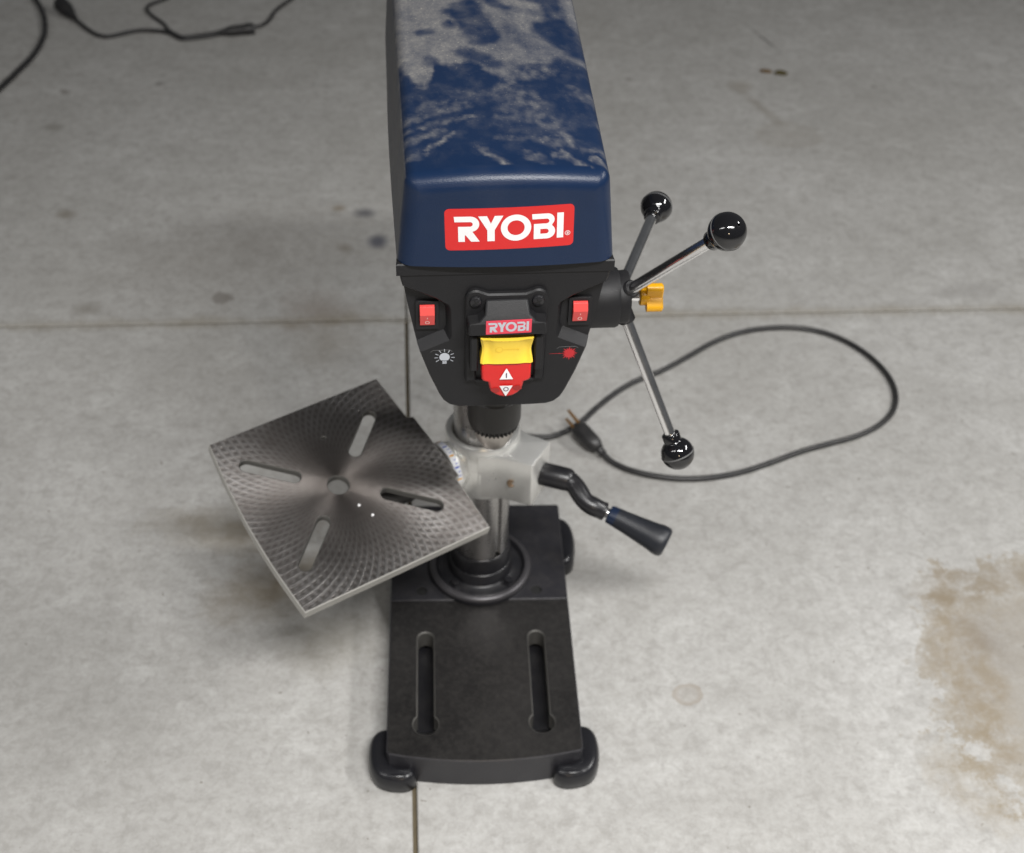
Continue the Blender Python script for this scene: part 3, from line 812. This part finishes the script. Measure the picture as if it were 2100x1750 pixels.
# power switch: plate with ears, hood, guards, yellow key, red paddle
px0 = 1.2
pl = [(px0+x, z) for x, z in
      [(-31.5, 503), (31.5, 503)]+[(31.8, 583)]+arc(24, 583, 7.8, 0, 125, 8)+[(14, 587.2), (-14, 587.2)]+arc(-24, 583, 7.8, 55, 180, 8)]
g = G(); addplate(g, pl, [rrect(px0-23, 497.5+6, px0+23, 556, 2, 3)], 199, 204.4, 1.3, mp=lambda x, z, y: (x, -y, z))
ps = H(g, 'power_switch', M_black, smooth=30)
for sx in (-1, 1):
    g = G(); g.add(*lathe([(4.9, 0), (4.9, 1.2), (4.2, 2.2), (2.4, 2.8), (.1, 2.9)], (px0+24*sx, -204.0, 581), (0, -1, 0), 24)); H(g, 'screw', M_cast, ps)
    g = G()
    for a in (30, 120): 
        c_, s_ = math.cos(R(a)), math.sin(R(a))
        P = [(2.6, .5), (2.6, -.5), (-2.6, -.5), (-2.6, .5)]
        poly(g, [(px0+24*sx+x*c_-z*s_, 581+x*s_+z*c_) for x, z in P], lambda x, z, a=a: (x, -206.95-a*.0004, z))
    H(g, 'screw_slot', bpy.data.materials['hole_shadow_iron'], ps, smooth=0, recalc=False)
hood = [(-16, 582.5, -206), (16, 582.5, -206), (17.2, 573.5, -212.8), (22, 569, -216), (30, 568, -216.6), (30.4, 557.8, -217.2), (-30.4, 557.8, -217.2), (-30, 568, -216.6), (-22, 569, -216), (-17.2, 573.5, -212.8)]
g = G(); hf = [(px0+x, y, z) for x, z, y in hood]; hb = [(px0+x*1.04, -203.2, z+.5 if z > 575 else z) for x, z, y in hood]
g.add(*loft([hf, hb])); H(g, 'switch_hood', M_black, ps, smooth=25, bevel=1.4, seg=3)
for sx in (-1, 1):
    g = G(); P = rrect(px0+25.2*sx-3.2, 519, px0+25.2*sx+3.2, 553, 1.6, 3); addplate(g, P, [], 203, 212.5, 1.2, mp=lambda x, z, y: (x, -y, z))
    H(g, 'paddle_guard', M_black, ps, smooth=30)
g = G(); addplate(g, rrect(px0-23.5, 497, px0+23.5, 556, 3, 4), [], 197, 201.4, .5, mp=lambda x, z, y: (x, -y, z)); H(g, 'paddle_recess', M_black, ps, smooth=30)
g = G(); P = [(-17.4, 559.0), (17.6, 560.0), (17.8, 571.6), (-17.3, 570.6)]
g.add([(px0+.6+x, -217.35+(z-559)*.055, z) for x, z in P]+[(px0+.6+x, -216.4+(z-559)*.055, z) for x, z in P], [(0, 1, 2, 3), (0, 1, 5, 4), (1, 2, 6, 5), (2, 3, 7, 6), (3, 0, 4, 7)])
H(g, 'hood_badge', M_stick2, ps, smooth=0)
g = G(); word(g, 'RYOBI', lambda x, z: (px0+.6-15.6+x*.388, -217.5+((560.9+z*.388)-559)*.055, 560.9+z*.40+x*.011)); H(g, 'hood_badge_lettering', M_grey, ps, smooth=0, recalc=False)
# yellow key with pinched sides
def ykey(z): return 20.6-1.5*math.cos((z-542)/12*pi*.5)**2
loops = []
zs = [530.2+23.6*i/12 for i in range(13)]
def yf(x, z): return -216.2-1.4*((z-542)/12)**2+2.6*math.exp(-((abs(x)-15)/4.0)**2)*(1-((z-542)/14)**2)
v = []; f = []; nxk = 24
for z in zs:
    wv = ykey(z)
    for i in range(nxk+1):
        x = -wv+2*wv*i/nxk; e = abs(i/nxk*2-1)
        sag = -1.6*(1-(x/20)**2) if z > 550 else 0
        v.append((px0+x, yf(x, z)+ (1.6 if e > .97 else 0), z+sag*(z-550)/4 if z > 550 else z))
for j in range(12):
    for i in range(nxk): f.append((j*25+i, j*25+i+1, (j+1)*25+i+1, (j+1)*25+i))
o = len(v)
edge = [i for i in range(25)]+[j*25+24 for j in range(1, 13)]+[12*25+i for i in range(23, -1, -1)]+[j*25 for j in range(11, 0, -1)]
for i in edge: v.append((v[i][0], -204, v[i][2]))
for k in range(len(edge)): 
    k2 = (k+1) % len(edge); f.append((edge[k], edge[k2], o+k2, o+k))
g = G(); g.add(v, f); H(g, 'lockout_key', M_yellow, ps, smooth=40)
g = G(); kz = 543.2
for P in ([(-3.4+3.0*math.cos(a), 3.0*math.sin(a)) for a in (2*pi*i/20 for i in range(20))], ):
    poly(g, P, lambda x, z: (px0-2.6+x, -216.35, kz+z), 0, [[(-3.4+2.2*math.cos(2*pi*i/16), 2.2*math.sin(2*pi*i/16)) for i in range(16)]])
poly(g, [(-.4, .55), (-.4, -.55), (12, -.55), (12, .55)], lambda x, z: (px0-2.6+x, -216.35, kz+z)); H(g, 'key_emblem', M_emb, ps, smooth=0, recalc=False)
# red paddle
pd = [(-19.6, 531), (-19.4, 514.5), (-18, 512.4), (-14.2, 511)]+[(x, z) for x, z in arc(0, 508.5, 13.4, 188, 352, 18)]+[(14.2, 511), (18, 512.4), (19.4, 514.5), (19.6, 531)]
loops = []
def pmap(x, z, lift): return (px0+x, -215.6-lift+.10*(531-z)*0-1.2*math.sin(max(0, (531-z))/36*pi), z)
g = G()
for d, lf in ((0, -12), (0, -1.6), (-.7, -.5), (-1.8, 0)):
    loops.append([pmap(x, z, lf) for x, z in (offset(pd, d) if d else pd)])
v, f = loft(loops, False, False); g.add(v, f)
inner = offset(pd, -1.8)
# front of the paddle as a fine grid of strips so that it can bow
poly(g, inner, lambda x, z: pmap(x, z, 0)); H(g, 'paddle', M_red, ps, smooth=40)
g = G()
def tri(zc, s): return [(-5.3, zc-s*4.9), (5.3, zc-s*4.9), (.25, zc+s*5.3), (-.25, zc+s*5.3)]
poly(g, tri(520.0, 1), lambda x, z: pmap(x, z, 1.2)); poly(g, [(-5.3, 508.6), (5.3, 508.6), (.25, 497.6), (-.25, 497.6)], lambda x, z: pmap(x, z, 1.2))
poly(g, [(-.45, 516.6), (.45, 516.6), (.45, 521.2), (-.45, 521.2)], lambda x, z: pmap(x, z, 1.32), 1)
poly(g, circ(0, 505.0, 2.2, 22), lambda x, z: pmap(x, z, 1.32), 1, [circ(0, 505.0, 1.55, 18)])
for x, z in ((-8.4, 503.5), (9.0, 505.5)): poly(g, [(x+3.6*math.cos(2*pi*i/14)+.5*math.sin(5*i), z+2.6*math.sin(2*pi*i/14)) for i in range(14)], lambda x, z: pmap(x, z, .5), 2)
H(g, 'paddle_symbol', [M_white, M_ink, M_spot], ps, smooth=0, recalc=False)

# printed icons on the panel
g = G(); bx, bz = -46.6, 525.2
on = lambda x, z: (bx+x, -200.18, bz+z)
poly(g, [(-1.9, -3.2), (1.9, -3.2)]+arc(0, 0, 4.1, -50, 230, 22), on)
for k in range(3): poly(g, [(-1.7, -3.8-k*1.0), (1.7, -3.8-k*1.0), (1.7, -4.5-k*1.0), (-1.7, -4.5-k*1.0)], on)
for a in (-32, -4, 25, 58, 90, 122, 155, 184, 212):
    c_, s_ = math.cos(R(a)), math.sin(R(a))
    poly(g, [(5.2*c_-.28*-s_, 5.2*s_-.28*c_), (8.0*c_-.28*-s_, 8.0*s_-.28*c_), (8.0*c_+.28*-s_, 8.0*s_+.28*c_), (5.2*c_+.28*-s_, 5.2*s_+.28*c_)], on)
H(g, 'lamp_icon', M_grey, smooth=0, recalc=False)
g = G(); bx, bz = 52.6, 525.6
on = lambda x, z: (52.6+x, -200.18, 525.6+z)
st_ = []
for k in range(32):
    rr_ = (6.9 if k % 4 == 0 else 5.6) if k % 2 == 0 else 3.7
    st_.append((rr_*math.cos(2*pi*k/32), rr_*math.sin(2*pi*k/32)))
poly(g, st_, on); poly(g, [(-16, -.10), (-3, -.30), (-3, .30), (-16, .10)], on)
H(g, 'laser_icon', M_redp, smooth=0, recalc=False)
for x0 in (-57.5, 42.5):
    g = G(); g.add(*tube([(x0, -200.1, 530.5), (x0+2, -200.1, 532), (x0+15, -200.1, 532.2), (x0+17, -200.1, 530.6)], .18, 6))
    H(g, 'label_outline', M_seam)

# ---- power cord: from the back of the head to the floor and round to its plug
cp = [(0, 85, 560), (2, 120, 520), (6, 190, 380), (10, 255, 200), (13, 292, 70), (24, 303, 14), (45, 302, 4.5)]
cp += [(x, y, 3.9) for x, y in [(70, 302), (87, 300), (104, 301), (119, 308), (135, 319.5), (151, 335), (168, 357), (193, 385), (218, 408), (243, 425), (272, 442), (310, 471), (351, 504), (391, 527), (433, 539), (476, 541), (516, 531), (548, 508), (572, 476), (587, 440), (592, 404), (587, 371), (573, 342), (547, 316), (513, 296), (474, 282), (433, 267), (391, 247), (350, 229), (311, 219), (273, 216), (237, 221), (203, 233), (181, 249)]]
cp += [(169, 262, 8), (160, 273, 13)]
g = G(); g.add(*tube(spline(cp, 6), 3.85, 12)); pc = g.obj('power_cord', M_cord, DP, smooth=60)
pb = [(163, 269, 12), (157, 276, 14), (152, 283, 15.5), (147, 291, 16), (142.5, 299, 16.5), (139.5, 304, 17)]
g = G(); g.add(*tube(spline([(170, 260, 8), (165, 266, 11)]+pb, 5), [4.6, 5.6, 4.8, 5.8, 5.0]+[6.0, 5.2, 6.2, 5.6, 7.0]+[7.4, 8.4, 9.4, 10.2, 10.8]+[11, 11.2, 11.4, 11.4, 11.4]+[11.6]*5+[11.8]*5+[11.6, 11.4, 11.2, 11.0, 10.6, 9.6], 14)); g.obj('plug', M_cord, pc, smooth=60)
dpl = Vector((-.50, .86, .10)).normalized(); sd = Vector((.86, .50, 0))
for k in (-1, 1):
    a = Vector((139.5, 304, 17.5))+sd*k*5.2
    g = G(); g.add(*tube([a, a+dpl*20], [2.6, 2.2], 4)); g.obj('prong', M_brass, pc, smooth=0)
a = Vector((139.5, 304, 25)); g = G(); g.add(*tube([a-dpl*2, a+dpl*24+Vector((0, 0, 2))], [2.3, 1.9], 10)); g.obj('prong', M_brass, pc, smooth=50)

# ------------------------------------------------------------------ cords lying at the back of the floor
def cord(name, label, pts, r, cat='cord', z=4.2):
    g = G(); g.add(*tube(spline([(x, y, z) if len(q) == 0 else (x, y, q[0]) for x, y, *q in pts], 7), r, 12))
    o = g.obj(name, M_cord, None, smooth=60); o['label'] = label; o['category'] = cat; return o
cord('power_cable', 'thick black cable curving in an arc across the far left corner of the floor', [(-893, 1790), (-886, 1737), (-866, 1686), (-844, 1637), (-826, 1582), (-813, 1513), (-814, 1431), (-828, 1360), (-845, 1289), (-866, 1225), (-900, 1150)], 5.2, z=5.2)
ec = cord('extension_cord', 'short black extension cord with a round end lying loose at the back left', [(-768, 1590, 8), (-759, 1579, 5), (-720, 1529), (-689, 1514), (-644, 1538), (-612, 1543), (-575, 1534), (-555, 1514), (-538, 1505), (-494, 1519), (-468, 1530, 6)], 4.0)
g = G(); ax = Vector((-807, 1645, 16)); bx_ = Vector((-766, 1588, 8)); dd = (bx_-ax).normalized(); ll = (bx_-ax).length
g.add(*lathe([(.1, -2), (12, -1.5), (14.5, 2), (15, 12), (14.5, 30), (11, 46), (7.5, 58), (5.5, ll-2), (4.2, ll+1)], ax, dd, 24, cap=False)); g.obj('cord_end', M_cord, ec, smooth=50)
g = G(); ax = Vector((-474, 1527, 8)); dd = Vector((66, 16, 1)).normalized()
g.add(*lathe([(4.2, 0), (6, 6), (8, 14), (10.5, 22), (11, 50), (12.2, 54), (12.2, 66), (10.5, 70), (.1, 70.5)], ax, dd, 20, cap=False)); g.obj('connector', M_cord, ec, smooth=50)
cord('lamp_cord', 'thin black cord looping down beside the extension cord and off the top edge', [(-585, 1740), (-599, 1704), (-608, 1691), (-631, 1666), (-633, 1641), (-615, 1609), (-590, 1576), (-577, 1548), (-557, 1525), (-540, 1515), (-495, 1529.5), (-452, 1551), (-416, 1562), (-397, 1569), (-383, 1592), (-371, 1646), (-347, 1697), (-325, 1745)], 3.6, z=3.7)

# dry leaf crumbs
def crumb(x, y, sx, sy, ang, m, label):
    g = G(); P = []
    for i in range(14):
        a = 2*pi*i/14; r = 1+.28*noise.noise(Vector((x+3*math.cos(a), y+3*math.sin(a), i*.7)))
        P.append((r*sx*math.cos(a), r*sy*math.sin(a)))
    c_, s_ = math.cos(R(ang)), math.sin(R(ang)); Q = [(x+p*c_-q*s_, y+p*s_+q*c_) for p, q in P]
    loops = []
    for d, z in ((0, .3), (.4, 1.8), (-.25*min(sx, sy), 3.6), (-.6*min(sx, sy), 4.6)):
        loops.append([(a, b, z+1.6*noise.noise(Vector((a*.2, b*.2, z)))*(1 if z > 1 else 0)) for a, b in (offset(Q, d) if d else Q)])
    g.add(*loft(loops)); o = g.obj('leaf_crumb', m, None, smooth=0); o['label'] = label; o['category'] = 'dry leaf'; o['group'] = 'dry leaf crumbs on the far floor'
crumb(597, 1384, 12, 5.5, -15, M_leaf, 'ochre dry leaf crumb, the lighter and flatter of the two on the far floor')
crumb(626, 1377, 13, 8.5, -8, M_leaf2, 'dark olive dry leaf crumb beside the lighter ochre one on the far floor')
